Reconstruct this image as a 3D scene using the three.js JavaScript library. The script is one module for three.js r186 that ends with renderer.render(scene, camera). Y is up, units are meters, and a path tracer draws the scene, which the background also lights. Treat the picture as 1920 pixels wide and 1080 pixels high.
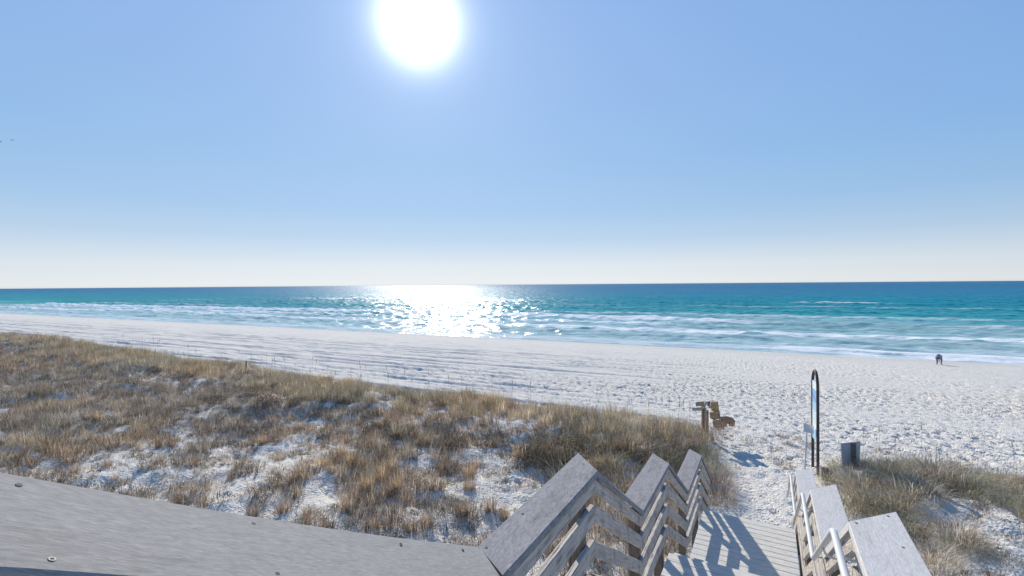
import * as THREE from 'three';
import { mergeGeometries } from 'three/addons/utils/BufferGeometryUtils.js';
import { MarchingCubes } from 'three/addons/objects/MarchingCubes.js';

// ---------- camera, sky, sun, exposure ----------
const EYE = 8.5, F = 853;                                   // eye height over the sea; focal length in pixels of a 1920 wide frame
const scene = new THREE.Scene();
const camera = new THREE.PerspectiveCamera(2 * Math.atan(540 / F) * 180 / Math.PI, 16 / 9, 0.1, 40000);
camera.position.set(0, EYE, 0);
camera.rotation.set(-0.0076, 0, -0.0078, 'YXZ');
camera.updateMatrixWorld(true);
const renderer = new THREE.WebGLRenderer({ antialias: true });
renderer.toneMapping = THREE.LinearToneMapping;
renderer.toneMappingExposure = 1;
renderer.shadowMap.enabled = true;
const ray = (px, py) => new THREE.Vector3(px - 960, 540 - py, -F).normalize().applyQuaternion(camera.quaternion);
const SUN = ray(785, 42);
const sun = new THREE.DirectionalLight(new THREE.Color(1, 0.935, 0.815), 5);
sun.position.copy(SUN).multiplyScalar(200); sun.target.position.set(0, 0, 0);
sun.castShadow = true; sun.shadow.mapSize.set(4096, 4096); sun.shadow.radius = 1;
Object.assign(sun.shadow.camera, { left: -60, right: 60, top: 60, bottom: -60, near: 1, far: 500 });
scene.add(sun, sun.target);
{
  const W = 2048, H = 1024, data = new Float32Array(W * H * 4);
  const stops = [[0, .875, .91, .925], [2.2, .805, .87, .92], [4, .665, .785, .91], [5.5, .555, .715, .895], [9, .43, .63, .885], [15, .36, .565, .865], [22, .325, .515, .845], [32, .29, .475, .825], [50, .165, .345, .69], [90, .10, .25, .58]];
  for (let r = 0; r < H; r++) {
    const up = ((r + .5) / H - .5) * Math.PI, el = Math.max(0, up * 180 / Math.PI);
    let k = 0; while (k < stops.length - 2 && el > stops[k + 1][0]) k++;
    const a = stops[k], b = stops[k + 1], f = Math.min(1, (el - a[0]) / (b[0] - a[0]));
    for (let c = 0; c < W; c++) {
      const az = ((c + .5) / W - .5) * 2 * Math.PI, x = Math.cos(az) * Math.cos(up), z = Math.sin(az) * Math.cos(up);
      const cg = Math.min(1, Math.max(-1, x * SUN.x + Math.sin(up) * SUN.y + z * SUN.z)), g = Math.acos(cg) * 180 / Math.PI;
      const glow = 2.3 * Math.exp(-Math.pow(g / 3.3, 2)) + .36 * Math.exp(-g / 5) + .05 * Math.exp(-g / 18);
      const away = (1 - cg) / 2, aw = Math.pow(away, .8), tint = Math.min(1, el / 14), dim = [0, 1, 2].map((i) => 1 - aw * (.42 + ([1.0, .62, .33][i] - .42) * tint));
      const o = (r * W + c) * 4;
      for (let i = 0; i < 3; i++) data[o + i] = (a[i + 1] + (b[i + 1] - a[i + 1]) * f) * dim[i] + glow * [1, .99, .96][i];
      data[o + 3] = 1;
    }
  }
  const sky = new THREE.DataTexture(data, W, H, THREE.RGBAFormat, THREE.FloatType);
  sky.mapping = THREE.EquirectangularReflectionMapping; sky.magFilter = THREE.LinearFilter; sky.minFilter = THREE.LinearFilter; sky.needsUpdate = true;
  scene.background = sky; scene.environment = sky;
}

// ---------- helpers ----------
let seed = 7;
const rnd = () => { seed = (seed + 0x6D2B79F5) | 0; let t = Math.imul(seed ^ (seed >>> 15), 1 | seed); t = (t + Math.imul(t ^ (t >>> 7), 61 | t)) ^ t; return ((t ^ (t >>> 14)) >>> 0) / 4294967296; };
const rr = (a, b) => a + (b - a) * rnd();
const clamp = (x, a = 0, b = 1) => Math.min(b, Math.max(a, x));
const sst = (a, b, x) => { const t = clamp((x - a) / (b - a)); return t * t * (3 - 2 * t); };
const hash = (i, j) => { let h = Math.imul(i, 374761393) ^ Math.imul(j, 668265263); h = Math.imul(h ^ (h >>> 13), 1274126177); return ((h ^ (h >>> 16)) >>> 0) / 4294967296; };
const noise = (x, y) => { const i = Math.floor(x), j = Math.floor(y), u = x - i, v = y - j, s = u * u * (3 - 2 * u), t = v * v * (3 - 2 * v), a = hash(i, j), b = hash(i + 1, j), c = hash(i, j + 1), d = hash(i + 1, j + 1); return (a + (b - a) * s) * (1 - t) + (c + (d - c) * s) * t; };
const fbm = (x, y, n = 4) => { let s = 0, a = .5, w = 0; for (let k = 0; k < n; k++) { s += a * noise(x, y); w += a; a *= .5; x = x * 2.03 + 17.1; y = y * 2.03 + 9.7; } return s / w; };
const pnoise = (x, y, px, py) => { const m = (a, n) => ((a % n) + n) % n, i = Math.floor(x), j = Math.floor(y), u = x - i, v = y - j, s = u * u * (3 - 2 * u), t = v * v * (3 - 2 * v), h = (p, q) => hash(m(p, px), m(q, py)); return (h(i, j) * (1 - s) + h(i + 1, j) * s) * (1 - t) + (h(i, j + 1) * (1 - s) + h(i + 1, j + 1) * s) * t; };
const counts = {};
const numbered = (n) => { const k = counts[n] = (counts[n] ?? -1) + 1; return k ? `${n}_${String(k).padStart(3, '0')}` : n; };
function mesh(name, geo, mat, parent) { const m = new THREE.Mesh(geo, mat); m.name = parent === scene ? numbered(name) : name; m.castShadow = m.receiveShadow = true; parent.add(m); return m; }
function tag(o, label, category, group) { Object.assign(o.userData, { label, category }); if (group) o.userData.group = group; return o; }
function thing(name, label, category, pos = [0, 0, 0], group) { const g = new THREE.Group(); g.name = numbered(name); g.position.set(...pos); scene.add(g); return tag(g, label, category, group); }
function copyOf(o, name) { const c = o.clone(); c.name = numbered(name); c.userData = { ...o.userData }; scene.add(c); return c; }
function kind(o, k) { o.userData.kind = k; return o; }
function tex(w, h, fn, srgb = false) {
  const d = new Uint8Array(w * h * 4);
  for (let y = 0; y < h; y++) for (let x = 0; x < w; x++) { const c = fn(x, y), o = (y * w + x) * 4; for (let i = 0; i < 3; i++) d[o + i] = clamp(Array.isArray(c) ? c[i] : c) * 255; d[o + 3] = 255; }
  const t = new THREE.DataTexture(d, w, h); t.wrapS = t.wrapT = THREE.RepeatWrapping; t.magFilter = THREE.LinearFilter; t.minFilter = THREE.LinearMipmapLinearFilter; t.generateMipmaps = true;
  if (srgb) t.colorSpace = THREE.SRGBColorSpace; t.needsUpdate = true; return t;
}
const lin = (r, g, b) => new THREE.Color().setRGB(r, g, b);
function geom(pos, idx, uv, col) { const g = new THREE.BufferGeometry(); g.setAttribute('position', new THREE.Float32BufferAttribute(pos, 3)); if (uv) g.setAttribute('uv', new THREE.Float32BufferAttribute(uv, 2)); if (col) g.setAttribute('color', new THREE.Float32BufferAttribute(col, 3)); if (idx) g.setIndex(idx); g.computeVertexNormals(); return g; }

// shore axes: sg runs out to sea, ta along the shore to the right; stair axes: s down the stairs, t across them, h below the eye
const SN = [.435, .9], toW = (sg, ta) => [SN[0] * sg + SN[1] * ta, SN[1] * sg - SN[0] * ta], toS = (x, d) => [SN[0] * x + SN[1] * d, SN[1] * x - SN[0] * d];
const SA = [Math.sin(.513), Math.cos(.513)];
const S = (s, t, h) => new THREE.Vector3(SA[0] * s + SA[1] * t, EYE - h, -(SA[1] * s - SA[0] * t));

// ---------- ground ----------
const prof = [[-400, 6.5], [-60, 5.0], [-5, 4.35], [3, 4.12], [6, 3.97], [9.4, 3.78], [14, 3.52], [20, 3.1], [30, 2.32], [40, 1.58], [50, .9], [58, .36], [63.5, 0], [70, -.5], [100, -2], [200, -6], [1000, -20]];
function beach(sg) {
  let k = 0; while (k < prof.length - 2 && sg > prof[k + 1][0]) k++;
  const P = (i) => prof[clamp(i, 0, prof.length - 1)], m = (i) => { const a = P(i - 1), b = P(i + 1); return (b[1] - a[1]) / (b[0] - a[0] || 1); };
  const [x0, y0] = P(k), [x1, y1] = P(k + 1), w = x1 - x0, u = clamp((sg - x0) / w);
  return y0 * (1 + 2 * u) * (1 - u) ** 2 + m(k) * w * u * (1 - u) ** 2 + y1 * u * u * (3 - 2 * u) + m(k + 1) * w * u * u * (u - 1);
}
const leftDune = (sg, ta) => sst(.1 + .04 * (sg - 9), -2.2, ta + .5 * (noise(sg * .7, 3) - .5)), rightDune = (ta) => sst(1.7, 3.6, ta);
function height(sg, ta) {
  const L = leftDune(sg, ta), R = rightDune(ta), cr = 14 + 1.2 * (noise(ta * .12, 5) - .5);
  const A = .5 + .75 * sst(-8, -48, ta) + .35 * (noise(ta * .16, 11) - .5), q = sg - cr;
  let e = beach(sg) + L * A * Math.exp(-((q / (q > 0 ? 3.0 : 4.2)) ** 2));
  e += R * .42 * Math.exp(-(((sg - 13) / 2.9) ** 2)) * sst(16, 9, ta);
  const dune = Math.max(L, R) * sst(19, 15, sg);
  e += dune * (.75 * (fbm(sg * .30 + 4, ta * .24, 3) - .5) + .22 * (fbm(sg * 1.1, ta * 1.0 + 30, 2) - .5));
  return e;
}
const elev = (x, d) => height(...toS(x, d));
function ground(px, py) {                                   // the point of the ground that is seen at this place of the photograph
  const r = ray(px, py); let a = 2, b = 2;
  for (; b < 200; a = b, b *= 1.01) if (EYE + r.y * b < elev(r.x * b, -r.z * b)) break;
  for (let i = 0; i < 20; i++) { const m = (a + b) / 2; EYE + r.y * m < elev(r.x * m, -r.z * m) ? b = m : a = m; }
  return [r.x * b, elev(r.x * b, -r.z * b), -r.z * b];
}
function pits(x, y, cell, depth, salt) {                    // trodden sand: dents with raised rims
  let s = 0; const i0 = Math.floor(x / cell), j0 = Math.floor(y / cell);
  for (let i = i0 - 1; i <= i0 + 1; i++) for (let j = j0 - 1; j <= j0 + 1; j++) {
    const h1 = hash(i + salt, j), h2 = hash(i, j + salt * 3), h3 = hash(i - salt, j + 7); if (h3 < .25) continue;
    const an = h1 * 6.28, dx = x - (i + h1) * cell, dy = y - (j + h2) * cell, u = dx * Math.cos(an) + dy * Math.sin(an), v = (-dx * Math.sin(an) + dy * Math.cos(an)) * 1.7, R = cell * (.4 + .3 * h2), q = (u * u + v * v) / (R * R);
    if (q < 1) s -= (1 - q) ** 2 * depth * (.5 + h3); else if (q < 2.2) s += .35 * depth * Math.sin((q - 1) / 1.2 * Math.PI) * (.5 + h3) * .6;
  }
  return s;
}
const tracks = Array.from({ length: 26 }, (_, i) => ({ at: 19 + i * 1.35 + rr(-.8, .8), w: rr(.16, .34), d: rr(.03, .12), ph: rr(0, 40), sl: rr(-.012, .012) }));
function relief(sg, ta) {
  const path = (1 - leftDune(sg, ta)) * (1 - rightDune(ta)) * sst(8, 9.5, sg), open = Math.max(sst(15.5, 18, sg), path), fade = open * sst(61, 50, sg);
  let e = 0;
  if (fade > .01) {
    const busy = (.45 + .75 * sst(.3, .7, fbm(sg * .16, ta * .12 + 8, 3))) * (1 - .45 * sst(26, 50, sg)), busyR = busy * (.55 + .6 * sst(-30, 4, ta));
    e += fade * busyR * (pits(sg, ta, .32, .10, 3) + pits(sg + 9, ta + 4, .20, .06, 11));
    e += fade * (.06 * (fbm(sg * 1.3, ta * .9, 3) - .5) + .17 * sst(2, -14, ta) * (fbm(sg * 1.9, ta * .45, 3) - .5));
    for (const k of tracks) { const q = sg - k.at - k.sl * ta - .8 * (noise(ta * .03 + k.ph, k.ph) - .5); if (Math.abs(q) < 3) e += fade * sst(52, 40, sg) * (.15 + .85 * sst(4, -14, ta)) * (.35 + noise(ta * .11 + k.ph, 2)) * k.d * (-Math.exp(-((q / k.w) ** 2)) + .7 * Math.exp(-(((q - 2 * k.w) / k.w) ** 2))); }
  }
  const dune = (1 - open) * sst(0, 3, sg);
  if (dune > .01) e += dune * (.15 * (fbm(sg * 2.6, ta * 2.4 + 3, 4) - .5) + pits(sg + 3, ta, .36, .06, 5) + .8 * pits(sg, ta + 5, .22, .045, 8));
  return e;
}
function lines(parts) { const o = [parts[0][0]]; for (const [a, b, st, gr = 1] of parts) { let x = a, s = st; const dir = b > a ? 1 : -1; while ((b - x) * dir > s * .6) { x += dir * s; s *= gr; o.push(x); } o[o.length - 1] = b; } return o; }
{
  const SG = lines([[-3, 3, .2], [3, 8, .085], [8, 30, .075, 1.0012], [30, 64, .12, 1.008], [64, 120, 1, 1.2]]), back = lines([[-3, -400, .3, 1.25]]).slice(1).reverse(), sg = [...back, ...SG];
  const right = lines([[-3, 14, .075], [14, 500, .08, 1.02]]), leftL = lines([[-3, -600, .08, 1.0125]]).slice(1).reverse(), ta = [...leftL, ...right];
  const n = sg.length, m = ta.length, pos = new Float32Array(n * m * 3), uv = new Float32Array(n * m * 2), col = new Float32Array(n * m * 3), idx = new Uint32Array((n - 1) * (m - 1) * 6);
  let q = 0;
  for (let i = 0; i < n; i++) for (let j = 0; j < m; j++) {
    const [x, d] = toW(sg[i], ta[j]), k = i * m + j; pos.set([x, height(sg[i], ta[j]) + relief(sg[i], ta[j]), -d], k * 3); uv.set([x / 2.3, d / 2.3], k * 2);
    const wet = sst(57, 61.5, sg[i] + 1.5 * (noise(ta[j] * .09, 4) - .5)), v = .96 + .08 * fbm(sg[i] * .5, ta[j] * .3, 3) - .05 * wet, dn = sst(16, 12, sg[i]);
    col.set([v * (1 - .01 * wet), v * (.99 - .012 * wet - .005 * dn), v * (.985 - .035 * wet - .02 * dn)], k * 3);
    if (i && j) { const a = k, b = k - 1, c = k - m, e = k - m - 1; idx.set([e, b, c, c, b, a], q); q += 6; }
  }
  const g = new THREE.BufferGeometry(); g.setAttribute('position', new THREE.BufferAttribute(pos, 3)); g.setAttribute('uv', new THREE.BufferAttribute(uv, 2)); g.setAttribute('color', new THREE.BufferAttribute(col, 3)); g.setIndex(new THREE.BufferAttribute(idx, 1)); g.computeVertexNormals();
  const bump = tex(512, 512, (x, y) => .45 * pnoise(x / 8, y / 8, 64, 64) + .3 * pnoise(x / 22.26, y / 22.26, 23, 23) + .25 * pnoise(x / 3.01, y / 3.01, 170, 170));
  kind(mesh('sand', g, new THREE.MeshStandardMaterial({ name: 'white_sand', color: lin(.655, .612, .55), vertexColors: true, roughness: 1, bumpMap: bump, bumpScale: .045 }), scene), 'structure');
}

// ---------- sea ----------
const crestAt = (c, ta) => c.at + c.bow * (noise(ta * .012 + c.ph, c.ph) - .5) + 2.2 * (noise(ta * .06 + c.ph, 3) - .5);
const crestOn = (c, ta) => c.on(ta) * sst(.08, .42, noise(ta * c.fr + c.ph * 3, 9));
const crests = [
  { at: 68, bow: 5, ph: 1.7, h: .42, w: 1.3, fr: .02, foam: 3, on: (t) => .35 + .65 * sst(0, 12, t) },
  { at: 78, bow: 7, ph: 8.2, h: .25, w: 1.3, fr: .035, foam: 0, on: () => .6 },
  { at: 88, bow: 7, ph: 5.1, h: .42, w: 1.6, fr: .03, foam: 4, on: () => .85 },
  { at: 99, bow: 6, ph: 14.4, h: .3, w: 1.5, fr: .04, foam: 1, on: (t) => .8 * sst(10, -20, t) },
  { at: 112, bow: 7, ph: 11.9, h: .7, w: 2.2, fr: .016, foam: 9, on: () => 1 },
  { at: 127, bow: 10, ph: 21.4, h: .5, w: 3, fr: .03, foam: 3, on: () => .35 },
  { at: 150, bow: 12, ph: 27.3, h: .5, w: 3.5, fr: .03, foam: 0, on: () => .6 },
  { at: 182, bow: 14, ph: 33.6, h: .5, w: 4, fr: .03, foam: 2, on: () => .25 },
  { at: 216, bow: 10, ph: 41.2, h: .8, w: 4, fr: .02, foam: 5, on: (t) => .9 * sst(-70, -110, t) * sst(-300, -230, t) + .6 * sst(18, 32, t) * sst(62, 46, t) + sst(92, 112, t) * sst(136, 126, t) },
];
function waves(sg, ta) {
  let y = 0;
  for (const c of crests) { const q = sg - crestAt(c, ta); if (Math.abs(q) < 14) { const on = crestOn(c, ta); y += c.h * (.3 + .7 * on) * (q > 0 ? Math.exp(-((q / (c.w * 1.7)) ** 2)) : Math.exp(-((q / (c.w * 1.1)) ** 2))); } }
  const sw = sst(70, 240, sg);
  y += sw * (.5 * (fbm(sg * .11, ta * .028, 3) - .5) + .3 * (fbm(sg * .34 + 40, ta * .12, 2) - .5)) + .42 * sst(66, 74, sg) * (fbm(sg * .42 + 11, ta * .17 + 5, 3) - .5) + .09 * (fbm(sg * .9, ta * .4 + 9, 2) - .5) * sst(62, 68, sg);
  const near = sst(65, 72, sg) * sst(420, 230, sg);
  if (near > 0) { const a = noise(sg * .62 + .3 * ta, ta * .42), b = noise(sg * .95 - .35 * ta + 50, ta * .55 + 9), c = noise(sg * .33 + 80, ta * .16 + .1 * sg); y += near * (.34 * (a - .5) + .22 * (b - .5) + .4 * (c - .5)); }
  return y - .04;
}
function foamAt(sg, ta) {
  let f = 0;
  for (const c of crests) {
    const q = crestAt(c, ta) - sg; if (!c.foam || q < -3 || q > c.foam * 3) continue;
    const on = crestOn(c, ta), br = fbm(sg * .7 + c.ph, ta * .35, 3), lace = Math.abs(fbm(sg * .35 + c.ph, ta * .22 + 40, 4) - .5);
    f = Math.max(f, on * sst(-1.3, -.1, q + .9 * (br - .5)) * (1 - sst(.9 + c.foam * .12, 1.6 + c.foam * .26, q + 3.4 * (br - .5))) * sst(.2, .36, br + .2));
    f = Math.max(f, on * .36 * sst(.07, .015, lace) * sst(0, 1, q) * (1 - sst(c.foam * .6, c.foam * 2.4, q)));
  }
  const edge = 63.2 + 1.2 * (noise(ta * .07, 31) - .5);
  f = Math.max(f, .55 * Math.exp(-(((sg - edge - .5) / .45) ** 2)) * sst(.35, .6, fbm(ta * .3, sg * .5, 2)));
  f = Math.max(f, .2 * sst(64, 67, sg) * sst(116, 98, sg) * sst(.06, .012, Math.abs(fbm(sg * .28 + 70, ta * .11, 4) - .5)));
  return f;
}
const waterStops = [[60, .52, .60, .61], [64, .36, .50, .53], [69, .37, .50, .49], [80, .33, .49, .48], [98, .27, .46, .455], [110, .16, .40, .41], [122, .02, .29, .31], [150, .008, .26, .29], [215, .006, .235, .285], [300, .004, .21, .295], [480, .004, .17, .285], [900, .008, .14, .26], [12000, .03, .145, .25]];
function water(sg, ta) {
  const w = sg + (fbm(sg * .03, ta * .009, 3) - .5) * sg * .55 * sst(66, 130, sg); let k = 0; while (k < waterStops.length - 2 && w > waterStops[k + 1][0]) k++;
  const a = waterStops[k], b = waterStops[k + 1], f = clamp((w - a[0]) / (b[0] - a[0]));
  const v = 1 + .35 * (fbm(sg * .16, ta * .035 + 3, 3) - .5);
  let c = [1, 2, 3].map((i) => (a[i] + (b[i] - a[i]) * f) * v);
  for (const cr of crests) { const q = crestAt(cr, ta) - sg; if (q > -1 && q < 4.5 && cr.h > .4) { const m = .6 * crestOn(cr, ta) * Math.exp(-(((q - 1.2) / 1.4) ** 2)) * sst(64, 70, sg); c = c.map((x, i) => x + ([.01, .30, .27][i] - x) * m); } }
  return c;
}
{
  const chop = tex(1024, 1024, (x, y) => {
    let s = 0, a = 1, w = 0;
    for (const [fx, fy] of [[5, 14], [11, 31], [23, 64], [46, 128], [90, 250]]) { const px = fx, py = fy; s += a * (1 - Math.abs(2 * pnoise(x / 1024 * fx, y / 1024 * fy + .8 * pnoise(x / 1024 * 7, y / 1024 * 9, 7, 9), px, py) - 1)); w += a; a *= .62; }
    return s / w;
  });
  const T0 = -330, T1 = 190, S0 = 58, S1 = 260, W = 2048, H = 2048;
  const foam = tex(W, H, (x, y) => { const ta = T0 + (T1 - T0) * (x + .5) / W, sg = S0 + (S1 - S0) * ((y + .5) / H) ** 1.35; const f = foamAt(sg, ta), c = water(sg, ta); return c.map((v, i) => { const l = v + ([.93, .91, .86][i] - v) * Math.min(1, f * 1.35); return l <= .0031308 ? l * 12.92 : 1.055 * Math.pow(l, 1 / 2.4) - .055; }); }, true);
  foam.wrapS = foam.wrapT = THREE.ClampToEdgeWrapping;
  function sheet(sg, ta, near) {
    const n = sg.length, m = ta.length, pos = new Float32Array(n * m * 3), uv = new Float32Array(n * m * 2), uv1 = new Float32Array(n * m * 2), col = new Float32Array(n * m * 3), idx = [];
    for (let i = 0; i < n; i++) for (let j = 0; j < m; j++) {
      const k = i * m + j, [x, d] = toW(sg[i], ta[j]); pos.set([x, waves(sg[i], ta[j]) * sst(900, 400, sg[i]), -d], k * 3); uv1.set([ta[j] / 46, sg[i] / 46], k * 2);
      if (near) uv.set([(ta[j] - T0) / (T1 - T0), clamp((sg[i] - S0) / (S1 - S0)) ** (1 / 1.35)], k * 2); else col.set(water(sg[i], ta[j]), k * 3);
      if (i && j) idx.push(k - m - 1, k - 1, k - m, k - m, k - 1, k);
    }
    const g = new THREE.BufferGeometry(); g.setAttribute('position', new THREE.BufferAttribute(pos, 3)); g.setAttribute('uv', new THREE.BufferAttribute(near ? uv : uv1, 2)); g.setAttribute('uv1', new THREE.BufferAttribute(uv1, 2)); if (!near) g.setAttribute('color', new THREE.BufferAttribute(col, 3));
    g.setIndex(idx); g.computeVertexNormals(); return g;
  }
  const bump1 = chop.clone(); bump1.channel = 1; bump1.needsUpdate = true;
  const look = { roughness: .38, ior: 1.33, specularIntensity: .09, bumpScale: .7 }, calm = tex(4, 128, (x, y) => { const sg = S0 + (S1 - S0) * ((y + .5) / 128) ** 1.35; return .20 + .18 * sst(110, 255, sg); }); calm.wrapS = calm.wrapT = THREE.ClampToEdgeWrapping;
  kind(mesh('sea', sheet(lines([[58, 140, .35], [140, 260, .45, 1.004]]), lines([[-330, -120, .9], [-120, 110, .45], [110, 190, .9]]), true), new THREE.MeshPhysicalMaterial({ name: 'surf_water', map: foam, bumpMap: bump1, ...look, roughness: 1, roughnessMap: calm, specularIntensity: .12, bumpScale: .35 }), scene), 'structure');
  const far = lines([[260, 900, 1.6, 1.02], [900, 26000, 20, 1.25]]), wide = lines([[-330, 190, 1.6], [190, 26000, 2, 1.15]]), wl = lines([[-330, -26000, 2, 1.15]]).slice(1).reverse();
  kind(mesh('open_sea', sheet(far, [...wl, ...wide], false), new THREE.MeshPhysicalMaterial({ name: 'deep_water', vertexColors: true, bumpMap: chop, ...look }), scene), 'structure');
  kind(mesh('side_sea', sheet(lines([[58, 260, 3]]), wl, false), new THREE.MeshPhysicalMaterial({ name: 'side_water', vertexColors: true, bumpMap: chop, ...look }), scene), 'structure').name = 'sea_001';
  kind(mesh('side_sea', sheet(lines([[58, 260, 3]]), lines([[190, 26000, 2, 1.15]]), false), new THREE.MeshPhysicalMaterial({ name: 'side_water', vertexColors: true, bumpMap: chop, ...look }), scene), 'structure').name = 'sea_002';
}

// ---------- weathered wood ----------
const woodMap = tex(1024, 512, (x, y) => { const g = .5 * pnoise(x / 64, y / 3.2, 16, 160) + .3 * pnoise(x / 128, y / 8, 8, 64) + .2 * pnoise(x / 10.24, y / 2, 100, 256), sp = pnoise(x / 4, y / 4, 256, 128), st = pnoise(x / 42.67, y / 42.67, 24, 12); let v = .70 + .30 * g - .12 * sst(.55, .85, st) - .16 * sst(.86, .97, sp); v *= 1 - .35 * sst(.80, .90, pnoise(x / 102.4, y / 2.5, 10, 204)); return [v, v * .985, v * (.96 + .03 * st)]; }, true);
const deckMap = tex(512, 512, (x, y) => { const g = .55 * pnoise(x / 32, y / 3.2, 16, 160) + .45 * pnoise(x / 5.12, y / 2, 100, 256), st = pnoise(x / 21.33, y / 21.33, 24, 24), v = .885 + .11 * (g - .5) * 1.6 + .07 * (st - .5); return [v, v * .992, v * .975]; }, true);
const woodBump = tex(1024, 512, (x, y) => .6 * pnoise(x / 64, y / 3.2, 16, 160) + .25 * pnoise(x / 10.24, y / 2, 100, 256) + .15 * pnoise(x / 4, y / 4, 256, 128));
const capTex = (mottle, checks) => tex(1024, 1024, (x, y) => { x *= 2; y *= 2; const st = .6 * pnoise(x / 170.67, y / 170.67, 12, 12) + .4 * pnoise(x / 68.27, y / 68.27, 30, 30), s2 = pnoise(x / 25.6, y / 25.6, 80, 80), sc = pnoise(x / 60.24, y / 9.01, 34, 227), sp = pnoise(x / 5, y / 5, 409, 409), fib = pnoise(x / 14 + y / 4.4, y / 10.04 - x / 60, 9999, 204), fb2 = pnoise(x / 12 - y / 6, y / 8 + x / 24, 8888, 256), ck = pnoise(x / 256, y / 4.02, 8, 509); let v = .80 + .05 * (sc - .5) + mottle * (.22 * (st - .5) + .12 * (s2 - .5)) + .16 * (fib - .5) * (fb2 + .2) + .10 * sst(.80, .95, fib) * fb2 - .15 * sst(.86, .98, sp) - mottle * .07 * sst(.55, .8, st); v *= 1 - checks * sst(.90, .96, ck); return [v, v * (.995 - .012 * mottle * sst(.5, .8, st)), v * (.99 + .02 * st)]; }, true);
const capMap = capTex(.45, .08), capWorn = capTex(1.2, .3);
const M = {
  cap: new THREE.MeshStandardMaterial({ name: 'grey_cap_board', color: lin(.475, .452, .42), map: capMap, roughness: .9, bumpMap: capMap, bumpScale: .0006 }),
  rail: new THREE.MeshStandardMaterial({ name: 'weathered_rail', color: lin(.74, .69, .63), map: woodMap, roughness: .9, bumpMap: woodBump, bumpScale: .004 }),
  deck: new THREE.MeshStandardMaterial({ name: 'bleached_deck', color: lin(.80, .77, .73), map: deckMap, roughness: .9, bumpMap: woodBump, bumpScale: .004 }),
  cap3: new THREE.MeshStandardMaterial({ name: 'mottled_cap_board', color: lin(.445, .425, .415), map: capWorn, roughness: .9, bumpMap: capWorn, bumpScale: .0014 }),
  cap2: new THREE.MeshStandardMaterial({ name: 'pale_cap_board', color: lin(.97, .92, .85), map: capMap, roughness: .9, bumpMap: capMap, bumpScale: .0006 }),
  post: new THREE.MeshStandardMaterial({ name: 'brown_post', color: lin(.30, .24, .185), map: woodMap, roughness: .9, bumpMap: woodBump, bumpScale: .004 }),
  pipe: new THREE.MeshStandardMaterial({ name: 'white_pipe', color: lin(.60, .59, .57), roughness: .5 }),
  screw: new THREE.MeshStandardMaterial({ name: 'steel_screw', color: lin(.14, .135, .13), metalness: .3, roughness: .6 }),
  hole: new THREE.MeshStandardMaterial({ name: 'dark_screw', color: lin(.05, .045, .04), roughness: .8 }),
};
// a board with chamfered edges swept between two plumb-cut ends; A and B give the middle of its ends, a0..a1 across, y0..y1 up
function board(A, B, across, a0, a1, y0, y1, { n = 1, sag = 0, B2, c = .005 } = {}) {
  const pr = [[a0 + c, y0], [a1 - c, y0], [a1, y0 + c], [a1, y1 - c], [a1 - c, y1], [a0 + c, y1], [a0, y1 - c], [a0, y0 + c]];
  const pos = [], uv = [], idx = [], len = A.distanceTo(B), u0 = rnd() * 7, v0 = rnd() * 5, P = [];
  for (let k = 0; k <= n; k++) { const f = k / n; P.push(pr.map(([a, y]) => A.clone().lerp(B, f).addScaledVector(across, a).add(new THREE.Vector3(0, y - sag * 4 * f * (1 - f), 0)))); }
  let per = 0;
  for (let e = 0; e < 8; e++) {
    const e2 = (e + 1) % 8, w = Math.hypot(pr[e2][0] - pr[e][0], pr[e2][1] - pr[e][1]);
    for (let k = 0; k < n; k++) { const b = pos.length / 3; for (const [p, f, v] of [[P[k][e], k / n, 0], [P[k][e2], k / n, w], [P[k + 1][e2], (k + 1) / n, w], [P[k + 1][e], (k + 1) / n, 0]]) { pos.push(p.x, p.y, p.z); uv.push(u0 + f * len / 1.6, v0 + (per + v) / .8); } idx.push(b, b + 2, b + 1, b, b + 3, b + 2); }
    per += w;
  }
  for (const [ring, flip] of [[P[0], 0], [P[n], 1]]) { const b = pos.length / 3; ring.forEach((p, i) => { pos.push(p.x, p.y, p.z); uv.push(u0 + pr[i][0] / 1.6, v0 + pr[i][1] / .8); }); for (let i = 1; i < 7; i++) flip ? idx.push(b, b + i, b + i + 1) : idx.push(b, b + i + 1, b + i); }
  const g = geom(pos, idx, uv), nrm = new THREE.Vector3(), ax = B.clone().sub(A).normalize(); void nrm; void ax;
  // make sure that the faces look outwards
  const c0 = A.clone().lerp(B, .5).addScaledVector(across, (a0 + a1) / 2).add(new THREE.Vector3(0, (y0 + y1) / 2 - sag, 0)), i0 = g.index.array, p = g.attributes.position, va = new THREE.Vector3().fromBufferAttribute(p, i0[0]), vb = new THREE.Vector3().fromBufferAttribute(p, i0[1]), vc = new THREE.Vector3().fromBufferAttribute(p, i0[2]);
  if (vb.clone().sub(va).cross(vc.clone().sub(va)).dot(va.clone().add(vb).add(vc).divideScalar(3).sub(c0)) < 0) { for (let i = 0; i < i0.length; i += 3) { const t = i0[i + 1]; i0[i + 1] = i0[i + 2]; i0[i + 2] = t; } g.computeVertexNormals(); }
  return g;
}
const TX = new THREE.Vector3(SA[1], 0, SA[0]), SX = new THREE.Vector3(SA[0], 0, -SA[1]);
const vpost = (s, t, hTop, hBot, w = .09) => { const A = S(s, t, hTop), B = S(s, t, hBot); const g = board(new THREE.Vector3(0, 0, -(hBot - hTop) / 2), new THREE.Vector3(0, 0, (hBot - hTop) / 2), new THREE.Vector3(1, 0, 0), -w / 2, w / 2, -w / 2, w / 2, { c: .006 }); g.rotateX(Math.PI / 2); g.rotateY(-.513); g.translate(A.x, (A.y + B.y) / 2, A.z); return g; };
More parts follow.
